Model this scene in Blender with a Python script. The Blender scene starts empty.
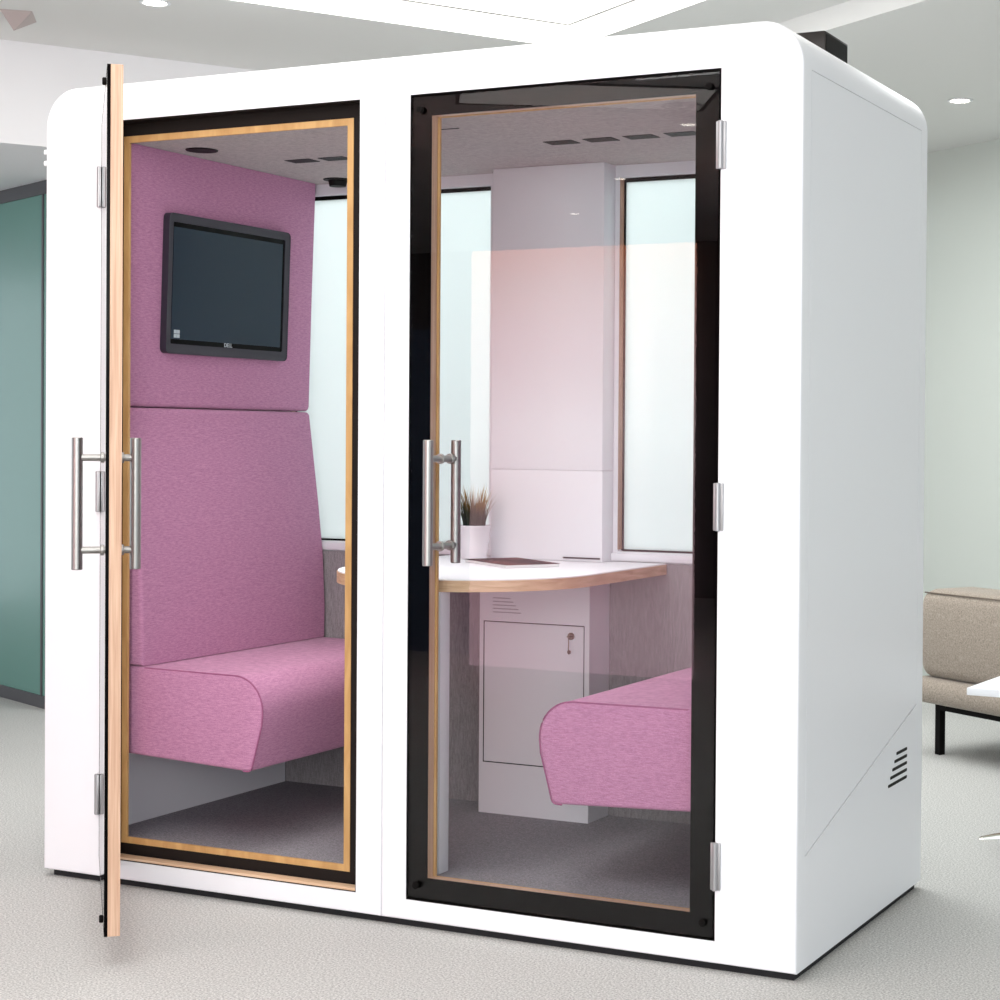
import bpy, bmesh, math, random
from mathutils import Vector, Matrix
from mathutils.geometry import tessellate_polygon

random.seed(7)
COL = bpy.context.scene.collection
R = math.radians

# ------------------------------------------------------------------ helpers
def lin(c):
    def f(v):
        v /= 255.0
        return v / 12.92 if v <= 0.04045 else ((v + 0.055) / 1.055) ** 2.4
    return (f(c[0]), f(c[1]), f(c[2]), 1.0)

def put(name, bm, mat, parent=None, smooth=30, kind=None, label=None, cat=None, group=None):
    bmesh.ops.recalc_face_normals(bm, faces=bm.faces[:])
    me = bpy.data.meshes.new(name)
    bm.to_mesh(me); bm.free()
    mats = mat if isinstance(mat, (list, tuple)) else [mat]
    for m in mats: me.materials.append(m)
    if smooth:
        for p in me.polygons: p.use_smooth = True
        me.set_sharp_from_angle(angle=R(smooth))
    o = bpy.data.objects.new(name, me); COL.objects.link(o)
    if parent: o.parent = parent
    tag(o, label, cat, group, kind)
    return o

def tag(o, label=None, cat=None, group=None, kind=None):
    if label: o['label'] = label
    if cat: o['category'] = cat
    if group: o['group'] = group
    if kind: o['kind'] = kind

def thing(name, loc, label, cat, group=None, rz=0):
    o = bpy.data.objects.new(name, None); COL.objects.link(o)
    o.location = loc; o.rotation_euler = (0, 0, rz); o.empty_display_size = 0.1
    tag(o, label, cat, group)
    return o

def BM(): return bmesh.new()

def box(bm, x0, x1, y0, y1, z0, z1, bev=0, seg=2, M=None, mi=0):
    t = bmesh.new()
    vs = [t.verts.new((x, y, z)) for x in (x0, x1) for y in (y0, y1) for z in (z0, z1)]
    for f in ((0,1,3,2),(4,6,7,5),(0,4,5,1),(2,3,7,6),(0,2,6,4),(1,5,7,3)):
        t.faces.new([vs[i] for i in f])
    if bev: bmesh.ops.bevel(t, geom=t.edges[:], offset=bev, segments=seg, profile=0.5, affect='EDGES')
    merge(bm, t, M, mi)

def merge(bm, t, M=None, mi=0):
    if M is not None: t.transform(M)
    mp = {v: bm.verts.new(v.co) for v in t.verts}
    for f in t.faces:
        try:
            n = bm.faces.new([mp[v] for v in f.verts]); n.material_index = mi if mi else f.material_index
        except ValueError: pass
    t.free()

def tube(bm, pts, r, seg=14, cap=True, mi=0):
    """round bar through points"""
    pts = [Vector(p) for p in pts]; rings = []
    for i, p in enumerate(pts):
        d = (pts[min(i+1, len(pts)-1)] - pts[max(i-1, 0)]).normalized()
        a = d.orthogonal().normalized() if abs(d.z) > .9 else d.cross(Vector((0,0,1))).normalized()
        b = d.cross(a)
        rr = r[i] if isinstance(r, (list, tuple)) else r
        rings.append([bm.verts.new(p + a*math.cos(2*math.pi*k/seg)*rr + b*math.sin(2*math.pi*k/seg)*rr) for k in range(seg)])
    for A, B in zip(rings, rings[1:]):
        for k in range(seg):
            f = bm.faces.new((A[k], A[(k+1)%seg], B[(k+1)%seg], B[k])); f.material_index = mi
    if cap:
        for q in (rings[0][::-1], rings[-1]):
            f = bm.faces.new(q); f.material_index = mi

def bar(bm, a, b, r, seg=20, bev=0.0015):
    """cylinder with slightly eased ends"""
    a, b = Vector(a), Vector(b); d = (b-a).normalized()
    tube(bm, [a, a+d*bev, b-d*bev, b], [r-bev, r, r, r-bev], seg)

def lathe(bm, prof, c, seg=40, mi=0):
    """prof = [(r,z)...]"""
    rings = []
    for r, z in prof:
        if r < 1e-6: rings.append([bm.verts.new((c[0], c[1], c[2]+z))])
        else: rings.append([bm.verts.new((c[0]+r*math.cos(2*math.pi*k/seg), c[1]+r*math.sin(2*math.pi*k/seg), c[2]+z)) for k in range(seg)])
    for A, B in zip(rings, rings[1:]):
        for k in range(seg):
            k2 = (k+1) % seg
            if len(A) == 1 and len(B) == 1: continue
            if len(A) == 1: f = bm.faces.new((A[0], B[k], B[k2]))
            elif len(B) == 1: f = bm.faces.new((A[k], A[k2], B[0]))
            else: f = bm.faces.new((A[k], A[k2], B[k2], B[k]))
            f.material_index = mi

def arc(cx, cy, r, a0, a1, n=12):
    return [(cx + r*math.cos(R(a0+(a1-a0)*i/n)), cy + r*math.sin(R(a0+(a1-a0)*i/n))) for i in range(n+1)]

def rrect(x0, x1, z0, z1, r, n=8):
    if r <= 0: return [(x0,z0),(x1,z0),(x1,z1),(x0,z1)]
    return (arc(x0+r, z0+r, r, 180, 270, n) + arc(x1-r, z0+r, r, 270, 360, n)
            + arc(x1-r, z1-r, r, 0, 90, n) + arc(x0+r, z1-r, r, 90, 180, n))

def offset(poly, d):
    """inset a counter-clockwise polygon by d"""
    n = len(poly); out = []
    for i in range(n):
        p0, p1, p2 = Vector(poly[i-1]), Vector(poly[i]), Vector(poly[(i+1)%n])
        a = (p1-p0).normalized(); b = (p2-p1).normalized()
        na, nb = Vector((-a.y, a.x)), Vector((-b.y, b.x))
        m = (na+nb)
        m = m / max(0.2, (1 + na.dot(nb)))
        out.append((p1.x+m.x*d, p1.y+m.y*d))
    return out

def plate(bm, outer, holes, y0, y1, fil=0, back_fil=0, mapf=lambda a, b, c: (a, c, b), mi=0):
    """outer (ccw) with holes, extruded from y0 to y1; fil rounds the outer edge of the y0 face"""
    def loops(y, ins): return [offset(outer, ins) if ins else outer] + holes, y
    steps = []
    if fil:
        for k in range(0, 5):
            a = R(90*k/4); steps.append((fil*(1-math.sin(a)), y0 + fil*(1-math.cos(a))))
        steps = [(i, y) for i, y in steps]
    else: steps.append((0, y0))
    if back_fil:
        for k in range(0, 5):
            a = R(90*k/4); steps.append((back_fil*(1-math.cos(a)), y1 - back_fil*(1-math.sin(a))))
    else: steps.append((0, y1))
    rows = []
    for ins, y in steps:
        pl = offset(outer, ins) if ins > 1e-6 else outer
        rows.append([bm.verts.new(mapf(a, b, y)) for a, b in pl])
    n = len(outer)
    for A, B in zip(rows, rows[1:]):
        for k in range(n):
            f = bm.faces.new((A[k], A[(k+1)%n], B[(k+1)%n], B[k])); f.material_index = mi
    hr = []
    for h in holes:
        A = [bm.verts.new(mapf(a, b, y0)) for a, b in h]; B = [bm.verts.new(mapf(a, b, y1)) for a, b in h]
        hr.append((A, B)); m = len(h)
        for k in range(m):
            f = bm.faces.new((A[k], B[k], B[(k+1)%m], A[(k+1)%m])); f.material_index = mi
    for which in (0, 1):
        ring = rows[0] if which == 0 else rows[-1]
        if not holes:
            f = bm.faces.new(ring if which else ring[::-1]); f.material_index = mi
            continue
        vl = [ring] + [q[which] for q in hr]
        ins = steps[0][0] if which == 0 else steps[-1][0]
        pl = [[Vector((a, b, 0)) for a, b in (offset(outer, ins) if ins > 1e-6 else outer)]] + [[Vector((a, b, 0)) for a, b in h[::-1]] for h in holes]
        flat = ring + [v for q in hr for v in q[which][::-1]]
        for t in tessellate_polygon(pl):
            try:
                f = bm.faces.new([flat[i] for i in t]); f.material_index = mi
            except ValueError: pass

XZ = lambda a, b, c: (a, c, b)      # polygon in x-z, extruded along y
YZ = lambda a, b, c: (c, a, b)      # polygon in y-z, extruded along x
XY = lambda a, b, c: (a, b, c)      # polygon in x-y, extruded along z

# ------------------------------------------------------------------ materials
def nt(name):
    m = bpy.data.materials.new(name); m.use_nodes = True
    t = m.node_tree; return m, t, t.nodes['Principled BSDF']

def N(t, kind, **kw):
    n = t.nodes.new(kind)
    for k, v in kw.items(): setattr(n, k, v)
    return n

def plain(name, c, rough=0.5, metal=0.0, spec=0.5, coat=0.0, var=0.0):
    m, t, b = nt(name)
    b.inputs['Base Color'].default_value = lin(c); b.inputs['Roughness'].default_value = rough
    b.inputs['Metallic'].default_value = metal; b.inputs['Specular IOR Level'].default_value = spec
    b.inputs['Coat Weight'].default_value = coat
    tc = N(t, 'ShaderNodeTexCoord'); no = N(t, 'ShaderNodeTexNoise'); no.inputs['Scale'].default_value = 6
    mr = N(t, 'ShaderNodeMapRange'); mr.inputs['To Min'].default_value = max(0, rough-0.04-var); mr.inputs['To Max'].default_value = min(1, rough+0.04+var)
    t.links.new(tc.outputs['Object'], no.inputs['Vector']); t.links.new(no.outputs['Fac'], mr.inputs['Value']); t.links.new(mr.outputs['Result'], b.inputs['Roughness'])
    return m

def fabric(name, c_dark, c_light, sc=(60, 60, 420), rough=0.92, bump=0.25, fine=700, sheen=0.15, lo=.32, hi=.68):
    m, t, b = nt(name)
    tc = N(t, 'ShaderNodeTexCoord'); mp = N(t, 'ShaderNodeMapping'); mp.inputs['Scale'].default_value = sc
    n1 = N(t, 'ShaderNodeTexNoise'); n1.inputs['Scale'].default_value = 1.0; n1.inputs['Detail'].default_value = 4
    n2 = N(t, 'ShaderNodeTexNoise'); n2.inputs['Scale'].default_value = fine; n2.inputs['Detail'].default_value = 2
    mx = N(t, 'ShaderNodeMath', operation='ADD'); ml = N(t, 'ShaderNodeMath', operation='MULTIPLY'); ml.inputs[1].default_value = 0.5
    cr = N(t, 'ShaderNodeValToRGB')
    cr.color_ramp.elements[0].position = lo; cr.color_ramp.elements[0].color = lin(c_dark)
    cr.color_ramp.elements[1].position = hi; cr.color_ramp.elements[1].color = lin(c_light)
    bp = N(t, 'ShaderNodeBump'); bp.inputs['Strength'].default_value = bump; bp.inputs['Distance'].default_value = 0.0012
    L = t.links.new
    L(tc.outputs['Object'], mp.inputs['Vector']); L(mp.outputs['Vector'], n1.inputs['Vector']); L(tc.outputs['Object'], n2.inputs['Vector'])
    L(n1.outputs['Fac'], mx.inputs[0]); L(n2.outputs['Fac'], mx.inputs[1]); L(mx.outputs[0], ml.inputs[0]); L(ml.outputs[0], cr.inputs['Fac'])
    L(cr.outputs['Color'], b.inputs['Base Color']); L(ml.outputs[0], bp.inputs['Height']); L(bp.outputs['Normal'], b.inputs['Normal'])
    b.inputs['Roughness'].default_value = rough; b.inputs['Specular IOR Level'].default_value = 0.15
    b.inputs['Sheen Weight'].default_value = sheen
    return m

def wood(name, c1, c2, sc=(30, 30, 1.5), rough=0.5):
    m, t, b = nt(name)
    tc = N(t, 'ShaderNodeTexCoord'); mp = N(t, 'ShaderNodeMapping'); mp.inputs['Scale'].default_value = sc
    n1 = N(t, 'ShaderNodeTexNoise'); n1.inputs['Scale'].default_value = 2.2; n1.inputs['Detail'].default_value = 6; n1.inputs['Distortion'].default_value = 0.6
    cr = N(t, 'ShaderNodeValToRGB')
    cr.color_ramp.elements[0].position = .35; cr.color_ramp.elements[0].color = lin(c1)
    cr.color_ramp.elements[1].position = .65; cr.color_ramp.elements[1].color = lin(c2)
    L = t.links.new
    L(tc.outputs['Object'], mp.inputs['Vector']); L(mp.outputs['Vector'], n1.inputs['Vector']); L(n1.outputs['Fac'], cr.inputs['Fac']); L(cr.outputs['Color'], b.inputs['Base Color'])
    b.inputs['Roughness'].default_value = rough
    return m

def glass(name, tint, ior=1.5):
    m = bpy.data.materials.new(name); m.use_nodes = True; t = m.node_tree; t.nodes.clear()
    o = N(t, 'ShaderNodeOutputMaterial'); mx = N(t, 'ShaderNodeMixShader'); tr = N(t, 'ShaderNodeBsdfTransparent'); gl = N(t, 'ShaderNodeBsdfGlossy')
    fr = N(t, 'ShaderNodeFresnel'); ge = N(t, 'ShaderNodeNewGeometry'); mv = N(t, 'ShaderNodeMapRange'); mv.inputs['To Min'].default_value = ior; mv.inputs['To Max'].default_value = 1/ior
    t.links.new(ge.outputs['Backfacing'], mv.inputs['Value']); t.links.new(mv.outputs['Result'], fr.inputs['IOR'])
    tr.inputs['Color'].default_value = tint; gl.inputs['Roughness'].default_value = 0.0
    L = t.links.new
    L(fr.outputs['Fac'], mx.inputs['Fac']); L(tr.outputs[0], mx.inputs[1]); L(gl.outputs[0], mx.inputs[2]); L(mx.outputs[0], o.inputs['Surface'])
    return m

def emit(name, c, s):
    m, t, b = nt(name)
    b.inputs['Base Color'].default_value = lin(c); b.inputs['Emission Color'].default_value = lin(c); b.inputs['Emission Strength'].default_value = s
    return m

def carpet(name, c1, c2, sc=160, big=0.06):
    m, t, b = nt(name)
    tc = N(t, 'ShaderNodeTexCoord')
    n1 = N(t, 'ShaderNodeTexNoise'); n1.inputs['Scale'].default_value = sc; n1.inputs['Detail'].default_value = 3; n1.inputs['Roughness'].default_value = .7
    n2 = N(t, 'ShaderNodeTexNoise'); n2.inputs['Scale'].default_value = 2.0; n2.inputs['Detail'].default_value = 4
    cr = N(t, 'ShaderNodeValToRGB')
    cr.color_ramp.elements[0].position = .36; cr.color_ramp.elements[0].color = lin(c1)
    cr.color_ramp.elements[1].position = .64; cr.color_ramp.elements[1].color = lin(c2)
    mr = N(t, 'ShaderNodeMapRange'); mr.inputs['To Min'].default_value = 1-big; mr.inputs['To Max'].default_value = 1+big
    vm = N(t, 'ShaderNodeVectorMath', operation='SCALE')
    bp = N(t, 'ShaderNodeBump'); bp.inputs['Strength'].default_value = .35; bp.inputs['Distance'].default_value = .0025
    L = t.links.new
    L(tc.outputs['Object'], n1.inputs['Vector']); L(tc.outputs['Object'], n2.inputs['Vector'])
    L(n1.outputs['Fac'], cr.inputs['Fac']); L(n2.outputs['Fac'], mr.inputs['Value'])
    L(cr.outputs['Color'], vm.inputs[0]); L(mr.outputs['Result'], vm.inputs['Scale']); L(vm.outputs['Vector'], b.inputs['Base Color'])
    L(n1.outputs['Fac'], bp.inputs['Height']); L(bp.outputs['Normal'], b.inputs['Normal'])
    b.inputs['Roughness'].default_value = .95; b.inputs['Specular IOR Level'].default_value = .1
    return m

WHITE = plain('white_lacquer', (238, 239, 243), .38, spec=.35)
WHITE_IN = plain('white_laminate', (226, 226, 230), .5)
BLACK = plain('black_coating', (12, 10, 9), .7, spec=.1)
BLACK_GLOSS = plain('black_enamel', (4, 3, 3), .1, spec=.06)
REBATE = plain('dark_brown_rebate', (27, 21, 19), .7, spec=.2)
DARKGAP = plain('dark_plinth', (20, 20, 24), .8)
STEEL = plain('brushed_steel', (158, 156, 153), .36, metal=1.0)
HINGE = plain('satin_hinge_steel', (168, 168, 170), .42, metal=.8)
PLY_X = wood('plywood_strip', (206, 168, 134), (228, 198, 168), (2, 90, 90))
PLY = wood('plywood_edge', (186, 148, 122), (208, 176, 150), (90, 90, 2))
OAK = wood('warm_wood_frame', (186, 142, 88), (206, 164, 108), (12, 12, 3))
REVEAL = wood('brown_window_jamb', (150, 116, 96), (172, 136, 112), (20, 20, 2))
OAK_EDGE = wood('table_edge_band', (186, 148, 110), (212, 178, 142), (6, 6, 60))
FAB = fabric('pink_purple_melange', (158, 104, 138), (204, 148, 180))
FAB_DK = plain('bench_piping', (152, 88, 124), .9)
GREYFAB = fabric('grey_lining_fabric', (118, 112, 114), (160, 154, 156), sc=(300, 300, 40), fine=500)
CEILFAB = fabric('grey_ceiling_felt', (148, 141, 140), (192, 185, 182), sc=(90, 90, 90), fine=300)
PODCARPET = carpet('dark_pod_carpet', (122, 120, 125), (162, 159, 165), 220)
GLASS = glass('door_glass', (.95, .955, .96, 1), 1.34)
def frosted(name):
    m = bpy.data.materials.new(name); m.use_nodes = True; t = m.node_tree; t.nodes.clear()
    o = N(t, 'ShaderNodeOutputMaterial'); a = N(t, 'ShaderNodeMixShader'); c = N(t, 'ShaderNodeMixShader')
    tl = N(t, 'ShaderNodeBsdfTranslucent'); df_ = N(t, 'ShaderNodeBsdfDiffuse'); gl = N(t, 'ShaderNodeBsdfGlossy')
    tl.inputs['Color'].default_value = (.90, .96, .96, 1); df_.inputs['Color'].default_value = (.8, .84, .84, 1); gl.inputs['Roughness'].default_value = .15
    a.inputs['Fac'].default_value = .3; c.inputs['Fac'].default_value = .04
    L = t.links.new; L(tl.outputs[0], a.inputs[1]); L(df_.outputs[0], a.inputs[2]); L(a.outputs[0], c.inputs[1]); L(gl.outputs[0], c.inputs[2]); L(c.outputs[0], o.inputs['Surface'])
    return m
PANE = frosted('frosted_window_glass')
FLOOR = carpet('light_grey_carpet', (152, 152, 150), (218, 217, 214), 190, .04)
CEIL = plain('painted_ceiling', (230, 230, 228), .9, spec=.1)
WALL = plain('pale_green_wall', (205, 209, 203), .85, spec=.15)
BEAM = plain('white_bulkhead_paint', (233, 233, 235), .9, spec=.1)
TEAL = plain('teal_backpainted_glass', (106, 152, 142), .25, coat=.1, spec=.3)
RAIL = plain('dark_grey_rail', (70, 68, 72), .5)
SCREEN = plain('monitor_screen', (28, 44, 58), .3, spec=.2)
BEZEL = plain('monitor_bezel', (42, 38, 50), .5)
SOFA = fabric('taupe_sofa_weave', (122, 111, 101), (178, 165, 152), sc=(150, 150, 150), fine=260, bump=.4)
POT = plain('white_ceramic', (240, 238, 242), .3)
PAPER = plain('white_paper', (238, 238, 236), .7)
VENT = plain('vent_black', (9, 8, 9), .6, spec=.2)
DUCT = plain('dark_metal_case', (44, 40, 38), .4, metal=.5)
CHROME = plain('chrome', (220, 215, 205), .12, metal=1.0)
KEYM = plain('key_brass', (120, 104, 80), .35, metal=.9)
TEXTW = plain('pale_print', (190, 200, 205), .6)
LAMP = emit('lamp_lens', (255, 250, 235), 14)
COFFER = emit('coffer_glow', (255, 254, 250), 1.5)

# ------------------------------------------------------------------ dimensions (metres)
W, D, H = 2.250, 0.990, 2.200
SEAM = W/2
RAD = 0.105
OX0, OX1 = 0.2015, 1.0495            # left opening; the right one mirrors it
OZ0, OZ1 = 0.072, 2.101
mir = lambda x: W - x

# ================================================================== the meeting pod
pod = thing('meeting_pod', (0, 0, 0), 'white two-door meeting pod with rounded top corners on the grey carpet', 'pod')

# -- shell, one module per door so that the joint between them is a real gap
def half(left, d=0.0, cut=0.0):
    """outline of a module in x-z (ccw); d = inset of walls, cut = step on the outer side"""
    s = SEAM - .0009
    if left:
        return [(d, .02), (s, .02), (s, H-d)] + arc(RAD, H-RAD, RAD-d, 90, 180)
    s = SEAM + .0009
    return [(s, .02), (W-d, .02)] + arc(W-RAD, H-RAD, RAD-d, 0, 90) + [(s, H-d)]
def cshape(left, side_in=0.0, split=2.0905):
    """open C of the walls: outer path and inner path"""
    t = .045
    s = SEAM - .0009 if left else SEAM + .0009
    if left:
        outer = [(s, H)] + arc(RAD, H-RAD, RAD, 90, 180) + [(0, .02)]
        inner = [(t, .02)] + arc(RAD, H-RAD, RAD-t, 180, 90) + [(s, H-t)]
        return [p for p in outer + inner]
    if side_in:
        outer = [(W-side_in, .02), (W-side_in, split), (W, split)] + arc(W-RAD, H-RAD, RAD, 0, 90) + [(s, H)]
        if split < H-RAD: pass
    else:
        outer = [(W, .02)] + arc(W-RAD, H-RAD, RAD, 0, 90) + [(s, H)]
    inner = [(s, H-t)] + arc(W-RAD, H-RAD, RAD-t, 90, 0) + [(W-t, .02)]
    return outer + inner
bm = BM()
plate(bm, half(True), [rrect(OX0, OX1, OZ0, OZ1, 0)], 0, .036, fil=.006)
plate(bm, cshape(True), [], .036, D)
put('shell', bm, WHITE, pod, 25)
bm = BM()
GY0, GY1, GZ = .0545, .936, 2.0905
plate(bm, half(False), [rrect(mir(OX1), mir(OX0), OZ0, OZ1, 0)], 0, .036, fil=.006)
plate(bm, cshape(False), [], .036, GY0)
plate(bm, cshape(False, .010), [], GY0, GY1)
plate(bm, cshape(False), [], GY1, D)
put('shell', bm, WHITE, pod, 25)

# -- removable side panels, separated by shadow gaps
g = .0018
def dz(y): return .2665 + .268*y
bm = BM(); plate(bm, [(GY0+g, dz(GY0)+g), (GY1-g, dz(GY1)+g), (GY1-g, GZ-g*.8), (GY0+g, GZ-g*.8)], [], W, W-.009, mapf=YZ)
put('side_panel', bm, WHITE, pod, 20)
bm = BM(); plate(bm, [(GY0+.0002, .02), (GY1-.0002, .02), (GY1-.0002, dz(GY1)-g), (GY0+.0002, dz(GY0)-g)], [], W, W-.009, mapf=YZ)
put('side_panel', bm, WHITE, pod, 20)
for i in range(5):
    z = .4085 - i*.019
    y0 = .754 - i*.0178
    bm = BM(); plate(bm, rrect(y0, .850, z-.0042, z+.0042, .004, 4), [], W-.004, W+.0006, mapf=YZ)
    put('vent_slot', bm, VENT, pod)
bm = BM(); box(bm, .018, W-.012, .022, D-.02, .0, .03)
put('plinth', bm, DARKGAP, pod)
for z in (2.031, 2.000):
    bm = BM(); box(bm, -.014, .003, .005, .035, z-.007, z+.007, .003)
    put('side_tab', bm, WHITE, pod)  # small white tab on the left side, purpose unknown

# -- door jambs
for k, left in enumerate((True, False)):
    x0, x1 = (OX0, OX1) if left else (mir(OX1), mir(OX0))
    bm = BM()
    plate(bm, rrect(x0+.0003, x1-.0003, OZ0+.0003, OZ1-.0003, 0), [rrect(x0+.003, x1-.003, OZ0+.003, OZ1-.003, 0)], .002, .0390)
    plate(bm, rrect(x0-.01, x1+.01, OZ0-.01, OZ1+.01, 0), [rrect(x0+.050, x1-.050, .118, 2.058, 0)], .0392, .0440)
    put('door_rebate', bm, REBATE if left else BLACK, pod, 0)
    bm = BM()
    plate(bm, rrect(x0+.045, x1-.045, .112, 2.063, 0), [rrect(x0+.064, x1-.064, .129, 2.045, 0)], .0375, .0450)
    put('door_frame', bm, OAK, pod, 0)
    if left:
        bm = BM(); box(bm, x0+.0035, x1-.0035, .0005, .034, OZ0+.0032, OZ0+.0100, .001)
        put('threshold_strip', bm, PLY_X, pod)

# -- doors
def door(hx, s, rz, label):
    """hinge line at local x = 0, leaf runs to s*LW, outer face at y = 0"""
    LW, z0, z1 = .842, OZ0+.006, OZ1-.006
    xs = lambda a, b: (min(s*a, s*b), max(s*a, s*b))
    X0, X1 = xs(.003, .003+LW); I0, I1 = xs(.0655, LW-.0545)
    bm = BM(); plate(bm, rrect(X0, X1, z0, z1, 0), [rrect(I0-.001, I1+.001, .130, 2.047, 0)], .0085, .0362)
    leaf = put('door', bm, PLY, pod, 0)
    leaf.location = (hx, -.002, 0); leaf.rotation_euler = (0, 0, rz)
    tag(leaf, label)
    bm = BM(); plate(bm, rrect(X0, X1, z0, z1, 0), [rrect(I0, I1, .1315, 2.0455, 0)], .0055, .0084)
    plate(bm, rrect(X0, X1, z0, z1, 0), [rrect(X0+.002, X1-.002, z0+.002, z1-.002, 0)], .0003, .0060)
    put('glass_border', bm, BLACK_GLOSS, leaf, 0, label='black border printed round the door glass')
    bm = BM(); box(bm, X0+.0021, X1-.0021, .0008, .0053, z0+.0021, z1-.0021)
    put('glass', bm, GLASS, leaf, 0, label='clear full-height door glass')
    hxl = s*.749
    bm = BM()
    for y in (-.062, .070+.0): bar(bm, (hxl, y, .923), (hxl, y, 1.234), .0128, 24)
    for z in (.969, 1.187):
        bar(bm, (hxl, -.062, z), (hxl, .070, z), .0085, 18)
        bar(bm, (hxl, -.010, z), (hxl, -.0005, z), .013, 18); bar(bm, (hxl, .0370, z), (hxl, .044, z), .013, 18)
    put('handle', bm, STEEL, leaf, 40, label='long tubular steel pull handle')
    for z in (1.922, 1.084, .248):
        bm = BM()
        bar(bm, (-s*.002, -.006, z-.056), (-s*.002, -.006, z+.056), .0062, 14)
        x0, x1 = xs(-.014, -.002); box(bm, x0, x1, -.0045, -.0005+.002, z-.055, z+.055, .001)
        x0, x1 = xs(-.002, .010); box(bm, x0, x1, -.0045, .0, z-.055, z+.055, .001)
        put('hinge', bm, HINGE, leaf, 40, label='small steel butt hinge')
    for cx, cz in ((.030, z0+.035), (.030, z1-.035), (LW-.028, z0+.035), (LW-.028, z1-.035)):
        if cx < .1 and rz: continue
        bm = BM(); bar(bm, (s*cx, -.010 if cx > .1 else -.006, cz), (s*cx, .0, cz), .009, 18, .002)
        put('glass_fixing', bm, BLACK, leaf, 40)
    return leaf
door(OX0, 1, R(-47.1), 'glazed door standing open, its plywood edge towards the viewer')
door(mir(OX0), -1, 0, 'closed glazed door with black border')

# -- inside of the pod
FZ, CZ, BY = .12, 2.05, .945
bm = BM(); box(bm, .046, W-.046, .0455, BY, .04, FZ); put('pod_floor', bm, PODCARPET, pod)
bm = BM(); box(bm, .046, W-.046, .0455, BY, CZ, CZ+.05); put('pod_ceiling', bm, CEILFAB, pod)
for sx in (0, 1):
    bm = BM(); a, b = .046, .062
    if sx: a, b = W-b, W-a
    box(bm, a, b, .0455, BY, FZ, CZ); put('inner_side_lining', bm, GREYFAB, pod)
bm = BM(); box(bm, .062, W-.062, BY-.010, BY-.0005, FZ, .874); put('inner_back_lining', bm, GREYFAB, pod)
# back wall with two tall windows
WX0, WX1, WZ0, WZ1 = .14, .886, .905, 2.015
wins = [(WX0, WX1), (1.326, W-WX0)]
bm = BM()
plate(bm, rrect(.045, W-.045, .021, H-.045, .055), [rrect(a, b, WZ0, WZ1, .006, 4) for a, b in wins], BY, D-.001)
put('back_wall', bm, WHITE_IN, pod, 30)
for a, b in wins:
    bm = BM()
    plate(bm, rrect(a-.006, b+.006, WZ0-.006, WZ1+.006, .008, 4), [rrect(a+.007, b-.007, WZ0+.006, WZ1-.012, .002, 3)], BY+.026, BY+.038)
    w = put('window_frame', bm, BLACK, pod, 30)
    bm = BM(); box(bm, a+.0003, a+.0022, BY+.0005, BY+.0255, WZ0+.006, WZ1-.0005)
    put('window_jamb', bm, REVEAL, pod, 0)
    bm = BM(); box(bm, a+.004, b-.004, BY+.030, BY+.035, WZ0+.003, WZ1-.003); put('window_pane', bm, PANE, w, 0)
bm = BM(); box(bm, .062, W-.062, BY-.013, BY, .8775, .9005, .002); put('window_sill', bm, WHITE_IN, pod)
# white service column between the windows
bm = BM(); box(bm, .936, 1.312, .870, BY, 1.146, CZ, .002); box(bm, .936, 1.312, .8715, BY, .8772, 1.1445, .002); box(bm, .94, 1.308, .874, BY, 1.14, 1.15)
put('service_column', bm, WHITE_IN, pod)
bm = BM(); box(bm, 1.184, 1.306, .869, .872, .8845, .8890); put('cable_slot', bm, VENT, pod)
# ceiling vents and the two round ceiling fittings
for x in [1.360 + .1205*i for i in range(4)] + [.498 + .1175*i for i in range(4)]:
    bm = BM(); vy = .512
    box(bm, x-.043, x+.043, vy-.028, vy+.028, CZ-.0015, CZ+.001)
    put('ceiling_vent', bm, VENT, pod)
bm = BM(); box(bm, 1.12, 1.215, .205, .212, CZ-.0012, CZ+.001); put('ceiling_slot', bm, VENT, pod)
for x, y, dp in ((.352, .238, .004), (.372, .872, .022)):
    bm = BM(); lathe(bm, [(0, -dp), (.026, -dp), (.030, -.004), (.044, -.003), (.046, .0005)], (x, y, CZ), 36)
    put('ceiling_speaker', bm, VENT, pod)

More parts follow.
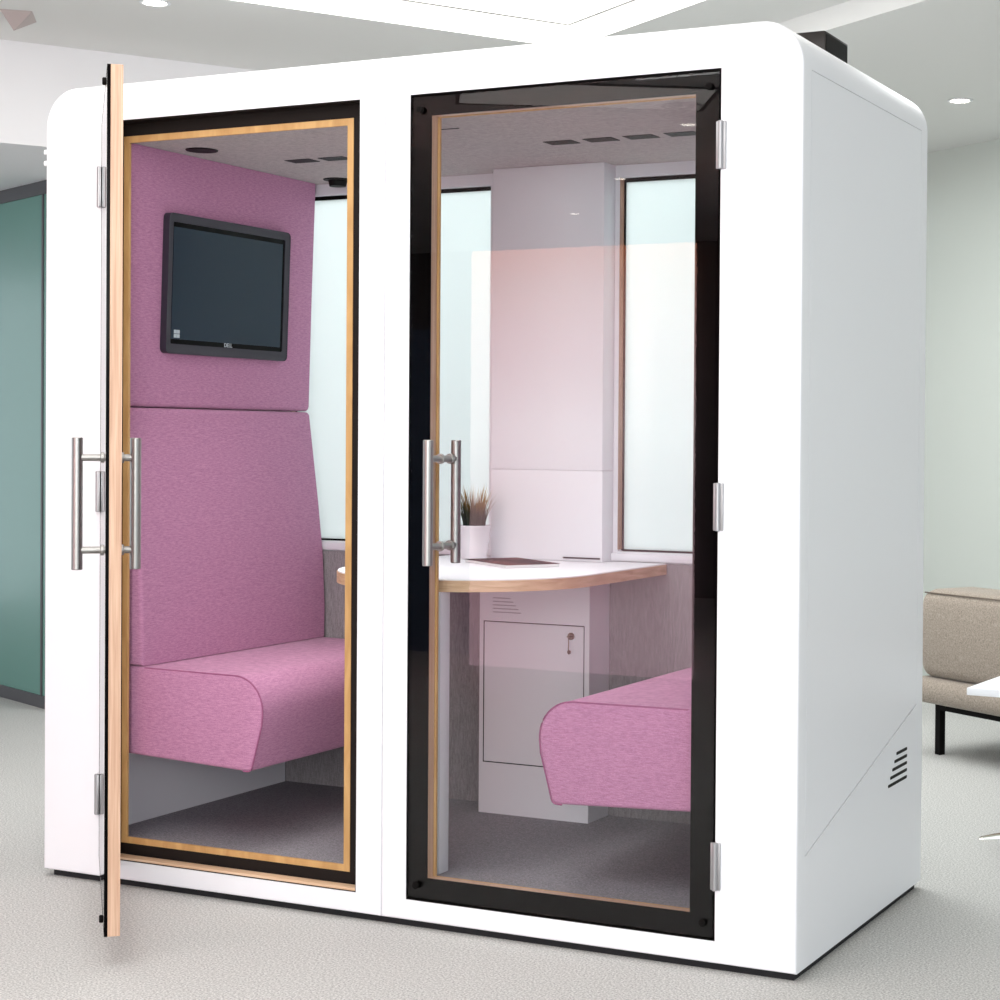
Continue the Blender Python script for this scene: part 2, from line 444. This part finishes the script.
# ================================================================== benches
def bench(right):
    m = (lambda x: W-x) if right else (lambda x: x)
    lab = ('purple upholstered bench on the right, its rounded seat end seen through the closed glass door' if right
           else 'purple upholstered bench with tall back seen through the open doorway')
    t = thing('upholstered_bench', (m(.30), .5, FZ), lab, 'bench', 'benches facing each other in the pod')
    inv = Matrix.Translation((-m(.30), -.5, -FZ))
    Y0, Y1 = .062, .928
    def prism(name, prof, y0, y1, bev, mat):
        pr = [(m(x), z) for x, z in prof]
        if right: pr = pr[::-1]
        b = BM(); plate(b, pr, [], y0, y1, fil=bev, back_fil=bev); b.transform(inv)
        return put(name, b, mat, t, 40)
    seat = ([(.10, .360), (.640, .338)] + arc(.655, .353, .015, 270, 350, 3) + [(.690, .425)]
            + [(.7005, .462), (.7035, .495)] + arc(.612, .502, .0915, 2, 90, 14) + [(.40, .597), (.10, .600)])
    s_ = prism('seat', seat, Y0, Y1, .010, FAB)
    prism('backrest', [(.07, .600), (.296, .600), (.297, .70), (.289, .86), (.270, 1.03), (.250, 1.18)] + arc(.218, 1.302, .016, -8, 90, 5) + [(.07, 1.318)], Y0, Y1, .012, FAB)
    prism('headrest', [(.07, 1.3205), (.212, 1.3205)] + arc(.214, 1.3365, .016, 270, 352, 5) + [(.240, 1.70), (.252, 2.049), (.07, 2.049)], Y0, Y1, .010, FAB)
    b = BM(); tube(b, [(m(x), Y0+.004, z) for x, z in [(.302, .5955)] + seat[::-1][2:-1]], .0022, 6); b.transform(inv)
    put('piping', b, FAB_DK, s_)
    b = BM(); x0, x1 = sorted((m(.064), m(.14))); box(b, x0, x1, Y0+.02, Y1, FZ+.0005, .3575); b.transform(inv)
    put('base_panel', b, WHITE_IN, t)
    return t
bench(False); bench(True)

# ================================================================== monitor on the left headrest
zc = 1.675; ang = math.atan((.252-.230)/(2.049-1.34))
mon = thing('wall_monitor', (.2405, .486, zc), 'dark flat monitor mounted on the purple headrest panel', 'monitor')
mon.rotation_euler = (0, ang, 0)
bm = BM(); plate(bm, rrect(-.284, .284, -.200, .200, .016, 5), [rrect(-.262, .262, -.172, .176, .004, 3)], .019, .0, fil=.003, mapf=YZ)
put('bezel', bm, BEZEL, mon, 35)
bm = BM(); box(bm, .004, .016, -.2625, .2625, -.1725, .1765); put('inner_border', bm, BLACK_GLOSS, mon)
bm = BM(); box(bm, .0155, .0167, -.257, .252, -.158, .162); put('display', bm, SCREEN, mon)
bm = BM()
for dy, dz_ in ((0, 0), (.013, 0), (0, .012), (.013, .012)): box(bm, .0160, .0176, -.246+dy, -.2345+dy, -.154+dz_, -.1435+dz_)
put('corner_sticker', bm, TEXTW, mon)
cu = bpy.data.curves.new('lettering', 'FONT'); cu.body = 'DELL'; cu.size = .017; cu.align_x = 'CENTER'; cu.align_y = 'CENTER'; cu.extrude = .0004
to = bpy.data.objects.new('lettering', cu); COL.objects.link(to)
me = bpy.data.meshes.new_from_object(to.evaluated_get(bpy.context.evaluated_depsgraph_get()))
bpy.data.objects.remove(to); me.materials.clear(); me.materials.append(TEXTW)
lo = bpy.data.objects.new('maker_lettering', me); COL.objects.link(lo); lo.parent = mon
lo.matrix_local = Matrix(((0, 0, 1, .0164), (1, 0, 0, .0), (0, 1, 0, -.165), (0, 0, 0, 1)))

# ================================================================== half-round table
TZ = .8765
tbl = thing('half_round_table', (SEAM, .45, FZ), 'half-round white topped table with wooden edge between the two benches', 'table')
tm = Matrix.Translation((-SEAM, -.45, -FZ))
def dshape(r, yb): return [(SEAM-r, yb), ] + [(SEAM - r*math.cos(R(a)), .448 - r*math.sin(R(a))) for a in range(0, 181, 5)] + [(SEAM+r, yb)]
bm = BM(); plate(bm, dshape(.3685, .9265), [], TZ-.003, TZ, mapf=XY); bm.transform(tm)
put('tabletop', bm, WHITE_IN, tbl, 30)
bm = BM(); plate(bm, dshape(.371, .9265), [], TZ-.032, TZ-.0031, mapf=XY); bm.transform(tm)
put('edge_band', bm, OAK_EDGE, tbl, 30, label='warm wooden table edge')
bm = BM(); box(bm, 1.016, 1.244, .088, .134, FZ+.0005, TZ-.0325, .001); bm.transform(tm)
put('support_panel', bm, WHITE_IN, tbl)

# ================================================================== cabinet below the table
cab = thing('pedestal_cabinet', (1.1235, .87, FZ), 'white lockable pedestal cabinet standing under the table', 'cabinet')
cm = Matrix.Translation((-1.1235, -.87, -FZ))
cx0, cx1, cy0, cz1 = .940, 1.308, .802, TZ-.0335
dx0, dx1, dz0, dz1 = .956, 1.289, .275, .692
bm = BM()
plate(bm, rrect(cx0, cx1, FZ+.0005, cz1, 0), [rrect(dx0-.003, dx1+.003, dz0-.003, dz1+.003, 0)], cy0, cy0+.018)
box(bm, cx0, cx1, cy0+.0175, .932, FZ+.0005, cz1); bm.transform(cm)
put('carcass', bm, WHITE_IN, cab, 0)
bm = BM(); plate(bm, rrect(dx0-.0028, dx1+.0028, dz0-.0028, dz1+.0028, 0), [rrect(dx0, dx1, dz0, dz1, 0)], cy0+.0006, cy0+.017); bm.transform(cm)
put('door_gap', bm, VENT, cab, 0)
bm = BM(); box(bm, dx0+.0003, dx1-.0003, cy0, cy0+.016, dz0+.0003, dz1-.0003, .001, 1); bm.transform(cm)
dr = put('door', bm, WHITE_IN, cab, 0)
bm = BM(); bar(bm, (1.249, cy0-.006, .663), (1.249, cy0+.004, .663), .0105, 20); bm.transform(cm); put('lock', bm, KEYM, dr, 40)
bm = BM(); box(bm, 1.245, 1.253, cy0-.022, cy0-.006, .661, .665); box(bm, 1.2487, 1.2503, cy0-.020, cy0-.017, .612, .662, 0)
bar(bm, (1.2495, cy0-.016, .618), (1.2495, cy0-.0135, .618), .006, 14, .0005); bm.transform(cm); put('key', bm, KEYM, dr, 40)
for i in range(5):
    bm = BM(); z = .764 - i*.0105; box(bm, .985, 1.045 + i*.009, cy0-.0006, cy0+.001, z-.0016, z+.0016); bm.transform(cm)
    put('vent_groove', bm, plain('groove_grey', (170, 166, 172), .7) if i == 0 else bpy.data.materials['groove_grey'], cab, 0)

# ================================================================== plant and magazine on the table
px, py = .920, .800
pl = thing('potted_plant', (px, py, TZ), 'grassy plant in a small white pot on the half-round table', 'plant')
bm = BM(); lathe(bm, [(0, .0005), (.036, .0005), (.038, .003), (.043, .045), (.048, .094), (.0495, .096), (.0495, .102), (.0465, .102), (.0445, .084), (0, .084)], (0, 0, 0), 40)
put('pot', bm, POT, pl, 40)
bm = BM(); lathe(bm, [(0, .091), (.03, .090), (.0446, .0865)], (0, 0, 0), 30); put('soil', bm, plain('soil', (58, 44, 34), 1), pl)
gm, gt, gb = nt('grass_blades')
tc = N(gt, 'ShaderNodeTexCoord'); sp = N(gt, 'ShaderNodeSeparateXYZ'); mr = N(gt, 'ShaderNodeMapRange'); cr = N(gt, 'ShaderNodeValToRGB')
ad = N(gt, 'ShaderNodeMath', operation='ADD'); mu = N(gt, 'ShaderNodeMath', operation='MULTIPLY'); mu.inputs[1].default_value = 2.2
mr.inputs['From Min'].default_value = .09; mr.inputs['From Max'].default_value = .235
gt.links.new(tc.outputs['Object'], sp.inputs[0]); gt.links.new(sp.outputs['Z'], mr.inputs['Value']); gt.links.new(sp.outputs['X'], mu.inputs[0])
gt.links.new(mr.outputs['Result'], ad.inputs[0]); gt.links.new(mu.outputs[0], ad.inputs[1]); gt.links.new(ad.outputs[0], cr.inputs['Fac']); gt.links.new(cr.outputs['Color'], gb.inputs['Base Color'])  # sideways term greens the left, painting a reflection into the blades
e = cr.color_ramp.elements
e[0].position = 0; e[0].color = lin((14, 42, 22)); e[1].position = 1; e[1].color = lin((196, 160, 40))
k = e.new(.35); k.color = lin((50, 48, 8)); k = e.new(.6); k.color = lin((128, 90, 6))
gb.inputs['Roughness'].default_value = .6
bm = BM()
for i in range(170):
    a = random.uniform(0, 6.283); r0 = .038*math.sqrt(random.random()); h = random.uniform(.085, .158); lean = r0*1.0 + random.uniform(-.008, .016)
    dx, dy = math.cos(a), math.sin(a); wd = random.uniform(.0016, .0030); ta = random.uniform(0, 3.14)
    px_, py_ = math.cos(ta), math.sin(ta); rows = []
    for q in range(5):
        f = q/4; rr = r0*.85 + lean*f**2*.85; z = .084 + h*f*(1-.08*f); w2 = wd*(1-f**1.5)
        rows.append([bm.verts.new((dx*rr + px_*w2*sg, dy*rr + py_*w2*sg, z)) for sg in (-1, 1)] if q < 4 else [bm.verts.new((dx*rr, dy*rr, z))])
    for A, B in zip(rows, rows[1:]):
        bm.faces.new((A[0], A[1], B[1], B[0]) if len(B) == 2 else (A[0], A[1], B[0]))
put('grass', bm, gm, pl, 60)

mgm, mt, mb = nt('magazine_cover')
tc = N(mt, 'ShaderNodeTexCoord'); vo = N(mt, 'ShaderNodeTexNoise'); vo.inputs['Scale'].default_value = 9; cr = N(mt, 'ShaderNodeValToRGB')
e = cr.color_ramp.elements; e[0].position = .40; e[0].color = lin((30, 14, 12)); e[1].position = .66; e[1].color = lin((96, 54, 48)); k = e.new(.52); k.color = lin((58, 26, 24))
mt.links.new(tc.outputs['Object'], vo.inputs['Vector']); mt.links.new(vo.outputs['Fac'], cr.inputs['Fac']); mt.links.new(cr.outputs['Color'], mb.inputs['Base Color']); mb.inputs['Roughness'].default_value = .75; mb.inputs['Specular IOR Level'].default_value = .08
mag = thing('magazine', (1.125, .665, TZ), 'magazine with a dark brown cover lying flat on the half-round table', 'magazine', rz=R(-35))
bm = BM(); box(bm, -.138, .138, -.083, .083, .0005, .0085, .0006, 1); put('pages', bm, PAPER, mag)
bm = BM(); box(bm, -.140, .140, -.085, .085, .0087, .0095); put('cover', bm, mgm, mag)

# ================================================================== box on the roof
vb = thing('ventilation_unit', (2.00, .49, H), 'black metal box lying on the roof of the white pod', 'ventilation box')
bm = BM(); box(bm, -.25, .158, -.088, .088, .0005, .062, .004); put('casing', bm, DUCT, vb)
bm = BM(); plate(bm, rrect(-.080, .080, .008, .055, .002, 2), [], .1575, .1590, mapf=YZ); put('end_grille', bm, VENT, vb)

# ================================================================== the room (turned 32.3 degrees against the pod)
TH = R(32.3)
E1 = Vector((math.sin(TH), math.cos(TH), 0)); E2 = Vector((-math.cos(TH), math.sin(TH), 0))
RM = Matrix(((E1.x, E2.x, 0, 0), (E1.y, E2.y, 0, 0), (0, 0, 1, 0), (0, 0, 0, 1)))      # (e1, e2, z) -> world
def room(name, bm, mat, **kw):
    bm.transform(RM); return put(name, bm, mat, None, kw.pop('smooth', 0), 'structure', **kw)

bm = BM(); box(bm, -13, 4.85, -10, 8, -.1, 0); room('floor', bm, FLOOR)
# ceiling: near part at 2.79 with a coffer, far part at 2.71, one mesh
ZN, ZF, ST = 2.79, 2.71, 2.72
C1a, C1b, C2a, C2b = -.9, 2.298, -1.55, 1.055
bm = BM()
plate(bm, [(-13, -10), (ST, -10), (ST, 2.19), (-13, 2.19)], [[(C1a, C2a), (C1b, C2a), (C1b, C2b), (C1a, C2b)]], ZN, ZN+.10, mapf=XY)
box(bm, ST, 4.95, -10, 2.19, ZF, ZN+.1)
box(bm, C1a-.05, C1b+.05, C2a-.05, C2b+.05, ZN+.10, ZN+.14)
room('ceiling', bm, CEIL)
bm = BM(); box(bm, -13, 4.85, 2.18, 8, 2.385, ZN+.1); room('trim_1', bm, BEAM)
bm = BM(); box(bm, 4.85, 4.97, -10, 8, 0, ZN); room('wall_back', bm, WALL)
cf = thing('coffer_light', RM @ Vector(((C1a+C1b)/2, (C2a+C2b)/2, ZN+.10)), 'large bright white light panel recessed in the ceiling above the pod', 'ceiling light', rz=-TH)
bm = BM(); box(bm, -.5*(C2b-C2a)+.006, .5*(C2b-C2a)-.006, -.5*(C1b-C1a)+.006, .5*(C1b-C1a)-.006, -.010, -.0005); put('diffuser', bm, COFFER, cf)
bm = BM(); hx_, hy_ = .5*(C2b-C2a), .5*(C1b-C1a)
plate(bm, rrect(-hx_+.014, hx_-.014, -hy_+.014, hy_-.014, 0), [rrect(-hx_+.022, hx_-.022, -hy_+.022, hy_-.022, 0)], -.014, -.0005, mapf=XY); put('frame', bm, plain('coffer_frame_grey', (120, 120, 120), .8), cf, 0)
bm = BM(); plate(bm, rrect(-hx_+.0006, hx_-.0006, -hy_+.0006, hy_-.0006, 0), [rrect(-hx_+.005, hx_-.005, -hy_+.005, hy_-.005, 0)], -.099, -.016, mapf=XY); put('lit_cove', bm, COFFER, cf, 0)  # coffer side walls, the light falling on them given as emission

cf2 = thing('ceiling_light_panel', (-.05, -3.39, ZN), 'rectangular white ceiling light panel mirrored along the top of the closed door glass', 'ceiling light', rz=-TH)
bm = BM(); box(bm, -.56, .56, -.26, .26, -.006, -.0005); put('diffuser', bm, COFFER, cf2)
bm = BM(); plate(bm, rrect(-.58, .58, -.28, .28, 0), [rrect(-.561, .561, -.261, .261, 0)], -.008, -.0005, mapf=XY); put('frame', bm, RAIL, cf2, 0)

# teal glass partition on the left, under the bulkhead
a1, a2 = Vector((.795, 3.226, 0)), Vector((.40, 5.6, 0))
dv = (a2-a1).normalized(); nv = Vector((-dv.y, dv.x, 0)); Lp = (a2-a1).length
PM = Matrix(((dv.x, nv.x, 0, a1.x), (dv.y, nv.y, 0, a1.y), (0, 0, 1, 0), (0, 0, 0, 1)))
def part_room(name, bm, mat): bm.transform(PM); return room(name, bm, mat)
bm = BM(); box(bm, -.16, Lp, -.02, .02, .0, 2.384); part_room('wall_left', bm, TEAL)
bm = BM(); box(bm, -.16, Lp, -.03, .03, 0, .055); part_room('baseboard_left', bm, RAIL)
bm = BM(); box(bm, -.16, Lp, -.03, .03, 2.325, 2.384); part_room('trim_2', bm, RAIL)
bm = BM(); box(bm, -.052, -.034, -.024, .024, 0, 2.384); part_room('trim_3', bm, RAIL)
bm = BM(); box(bm, .448, .456, -.0225, .0225, .06, 2.32); part_room('trim_4', bm, RAIL)

# ceiling fittings
def downlight(e, z, label):
    p = RM @ Vector((e[0], e[1], z)) if len(e) == 2 else Vector(e)
    t = thing('downlight', p, label, 'downlight', 'recessed ceiling downlights')
    b = BM(); lathe(b, [(.052, -.0005), (.056, -.004), (.044, -.006), (.040, -.0015), (.040, -.0005)], (0, 0, 0), 32); put('trim_ring', b, WHITE, t)
    b = BM(); lathe(b, [(0, -.004), (.036, -.004), (.0395, -.001)], (0, 0, 0), 28); put('lens', b, LAMP, t)
    return t
downlight((.687, 1.234), ZN, 'lit round downlight in the ceiling above the open door')
downlight((4.012, .663), ZF, 'lit round downlight in the ceiling above the sofa')
for x, y, l in ((.078, -4.249, 'nearest lit downlight mirrored in the glass of the closed door'), (-1.044, -5.785, 'middle lit downlight mirrored in the glass of the closed door'), (-2.062, -7.162, 'farthest lit downlight mirrored in the glass of the closed door')):
    downlight((x, y, ZN), ZN, l)
df = thing('air_diffuser', (.26, -3.77, ZN), 'round ringed air diffuser of the ceiling, mirrored at the top right of the closed door', 'air vent')
bm = BM()
for r0, r1, dz_ in ((.125, .145, .004), (.085, .105, .012), (.045, .065, .018)): lathe(bm, [(r0, -dz_), (r1, -.001-dz_*.3), (r1, -.0005), (r0, -.0005), (r0, -dz_)], (0, 0, 0), 40)
put('ring', bm, CEIL, df)
se = thing('ceiling_wedge', (-1.30, 1.17, ZN), 'small pinkish grey wedge fitting on the ceiling at the top left', 'fixture')  # plain wedge for a small triangle of unknown nature
bm = BM(); t_ = [Vector((.114, -.0, 0)), Vector((.03, -.075, 0)), Vector((-.08, .13, 0)), Vector((.0, .14, 0))]
ap = bm.verts.new((-.005, .03, -.055)); vs = [bm.verts.new(v + Vector((0, 0, -.0005))) for v in (t_[0], t_[1], t_[2], t_[3])]
bm.faces.new(vs)
for i in range(4): bm.faces.new((vs[i], vs[(i+1) % 4], ap))
put('housing', bm, plain('wedge_grey', (186, 172, 170), .7), se, 0)

# bright glazing and a blue screen behind the viewer, seen as reflections in the door glass
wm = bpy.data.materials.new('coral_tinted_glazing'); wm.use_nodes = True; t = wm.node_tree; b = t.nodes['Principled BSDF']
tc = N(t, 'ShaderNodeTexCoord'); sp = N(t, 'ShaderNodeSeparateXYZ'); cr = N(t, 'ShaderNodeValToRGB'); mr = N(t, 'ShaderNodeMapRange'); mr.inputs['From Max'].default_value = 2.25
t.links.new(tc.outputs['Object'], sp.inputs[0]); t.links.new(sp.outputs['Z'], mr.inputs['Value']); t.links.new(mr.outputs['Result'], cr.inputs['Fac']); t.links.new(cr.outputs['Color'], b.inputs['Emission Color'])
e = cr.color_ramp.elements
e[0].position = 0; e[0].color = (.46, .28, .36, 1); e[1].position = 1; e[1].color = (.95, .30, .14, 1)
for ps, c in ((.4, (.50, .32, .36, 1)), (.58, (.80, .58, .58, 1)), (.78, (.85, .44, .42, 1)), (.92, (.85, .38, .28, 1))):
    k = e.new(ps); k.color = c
b.inputs['Base Color'].default_value = lin((230, 190, 180)); b.inputs['Roughness'].default_value = .4; b.inputs['Emission Strength'].default_value = 5.0  # glow stands for daylight in the glazing, graded for the pink reflection
bm = BM(); box(bm, -1.36, -.05, -4.66, -4.60, .0, 2.25); put('glowing_glazing', bm, wm, None, 0, 'structure')
bm = BM(); box(bm, -3.6, -1.42, -5.06, -5.0, 0, 1.86); put('wall_front', bm, plain('blue_screen_fabric', (70, 100, 130), .8), None, 0, 'structure')
bm = BM(); box(bm, -9.5, 1.6, -9.1, -9.0, 0, 2.78); put('reflection_backdrop', bm, plain('dark_backdrop_grey', (84, 82, 84), .9), None, 0, 'structure')  # unseen dark backdrop, added to keep the door glass reflections dark

# ================================================================== sofa at the right
so = thing('sofa', RM @ Vector((3.5, -.6, 0)), 'taupe fabric sofa on thin black legs by the pale back wall', 'sofa', rz=-TH)
# local x = -e2 (to the right), y = e1 (away)
def cushion(name, x0, x1, y0, y1, z0, z1, r, mat, par, bulge=0.0, seg=6):
    b = BM(); box(b, x0, x1, y0, y1, z0, z1, r, seg)
    if bulge:
        bmesh.ops.subdivide_edges(b, edges=b.edges[:], cuts=3, use_grid_fill=True)
        cz = (z0+z1)/2
        for v in b.verts:
            f = 1 - ((v.co.z-cz)/((z1-z0)/2))**2
            if v.co.y < (y0+y1)/2: v.co.y -= bulge*f
            if v.co.x < x0+.2: v.co.x -= bulge*.5*f
    return put(name, b, mat, par, 50)
cushion('seat_base', -.910, 1.45, -.075, .85, .205, .305, .045, SOFA, so)
bk = cushion('backrest', -.870, 1.40, -.03, .25, .300, .655, .05, SOFA, so, .018)
bm = BM(); tube(bm, [(-.85, -.024, .640), (-.4, -.026, .642), (.4, -.027, .642), (1.35, -.026, .642)], .003, 6); put('seam', bm, plain('sofa_seam', (110, 98, 88), .9), bk)
cushion('seat_cushion', -.80, 1.40, .255, .84, .305, .44, .05, SOFA, so)
for y in (.012, .76):
    for x in (-.795, 1.36):
        bm = BM(); box(bm, x-.014, x+.014, y-.014, y+.014, 0.0005, .204); put('leg', bm, BLACK, so)
    bm = BM(); box(bm, -.781, 1.346, y-.014, y+.014, .178, .2045); put('rail', bm, BLACK, so)

# ================================================================== white side table
st = thing('side_table', (2.255, 1.64, 0), 'white square side table with flat chrome foot in front of the sofa', 'table', rz=R(-4))
bm = BM(); box(bm, -.048, .47, -.02, .50, .452, .475, .002); put('tabletop', bm, WHITE, st)
bm = BM(); bar(bm, (.21, .24, .034), (.21, .24, .4515), .022, 24); put('column', bm, CHROME, st, 40)
for a in (0, 90, 180, 270):
    b = BM(); a0 = R(225+a); d_ = Vector((math.cos(a0), math.sin(a0), 0)); n_ = Vector((-d_.y, d_.x, 0)); ctr = Vector((.21, .24, 0)); rows = []
    for t_, w_, h_ in ((0, .030, .034), (.12, .026, .026), (.26, .018, .014), (.305, .012, .008), (.318, .004, .004)):
        q = ctr + d_*t_
        rows.append([b.verts.new(q + n_*w_ + Vector((0, 0, .0005))), b.verts.new(q + n_*w_*.9 + Vector((0, 0, h_*.8))), b.verts.new(q + Vector((0, 0, h_))), b.verts.new(q - n_*w_*.9 + Vector((0, 0, h_*.8))), b.verts.new(q - n_*w_ + Vector((0, 0, .0005)))])
    for A, B in zip(rows, rows[1:]):
        for k in range(5): b.faces.new((A[k], A[(k+1) % 5], B[(k+1) % 5], B[k]))
    b.faces.new(rows[0][::-1]); b.faces.new(rows[-1])
    put('foot', b, CHROME, st, 40)

# ================================================================== light
sc = bpy.context.scene
w = bpy.data.worlds.new('World'); sc.world = w; w.use_nodes = True
bg = w.node_tree.nodes['Background']; bg.inputs['Color'].default_value = (.84, .935, 1.0, 1); bg.inputs['Strength'].default_value = 1.6

def area(name, loc, to, sx, sy, power, col=(1, 1, 1)):
    l = bpy.data.lights.new(name, 'AREA'); l.shape = 'RECTANGLE'; l.size = sx; l.size_y = sy; l.energy = power; l.color = col
    o = bpy.data.objects.new(name, l); COL.objects.link(o); o.location = loc
    o.rotation_euler = (Vector(to)-Vector(loc)).to_track_quat('-Z', 'Y').to_euler()
    return o
area('front_light', (4.6, -5.4, 2.6), (1.2, 0, 1.1), 2.4, 1.8, 60, (1, .985, .965))  # added area light, brightens the front faces of the pod
area('near_fill', (1.5, -2.2, 2.75), (1.5, -2.2, 0), 2.2, 1.6, 45)  # added fill from overhead, no fitting belongs to it
area('back_fill', (.8, 3.0, 2.65), (.8, 3.0, 0), 2.6, 1.2, 45, (.97, 1, .99))  # added fill for the space behind the pod, without a fitting
area('pane_fill', (1.1, 2.0, 2.45), (1.1, 1.0, 1.35), 2.2, .5, 17, (.95, 1, 1))  # added light behind the pod that makes the window panes bright
area('front_fill', (3.6, -6.8, 1.7), (1.6, 0, .9), 3.6, 2.4, 120, (1, .985, .97))
pl_ = area('pod_fill', (1.125, .36, 2.035), (1.125, .36, 0), 1.1, .2, 3.2, (1, .97, .95)); pl_.data.spread = R(75)  # added fill inside the pod, lifts the seats and table

# ================================================================== camera
cam = bpy.data.cameras.new('Camera'); co = bpy.data.objects.new('Camera', cam); COL.objects.link(co)
cam.sensor_width = 36; cam.sensor_fit = 'HORIZONTAL'; cam.lens = 1.79574*36
cam.shift_x = -.150165; cam.shift_y = -.040189
co.location = (3.67031, -3.84138, 1.24182); co.rotation_euler = (1.55888, -.0075, .43758)
cam.clip_end = 100
sc.camera = co
sc.view_settings.view_transform = 'Standard'; sc.view_settings.look = 'None'; sc.view_settings.exposure = 0.25; sc.view_settings.gamma = 1
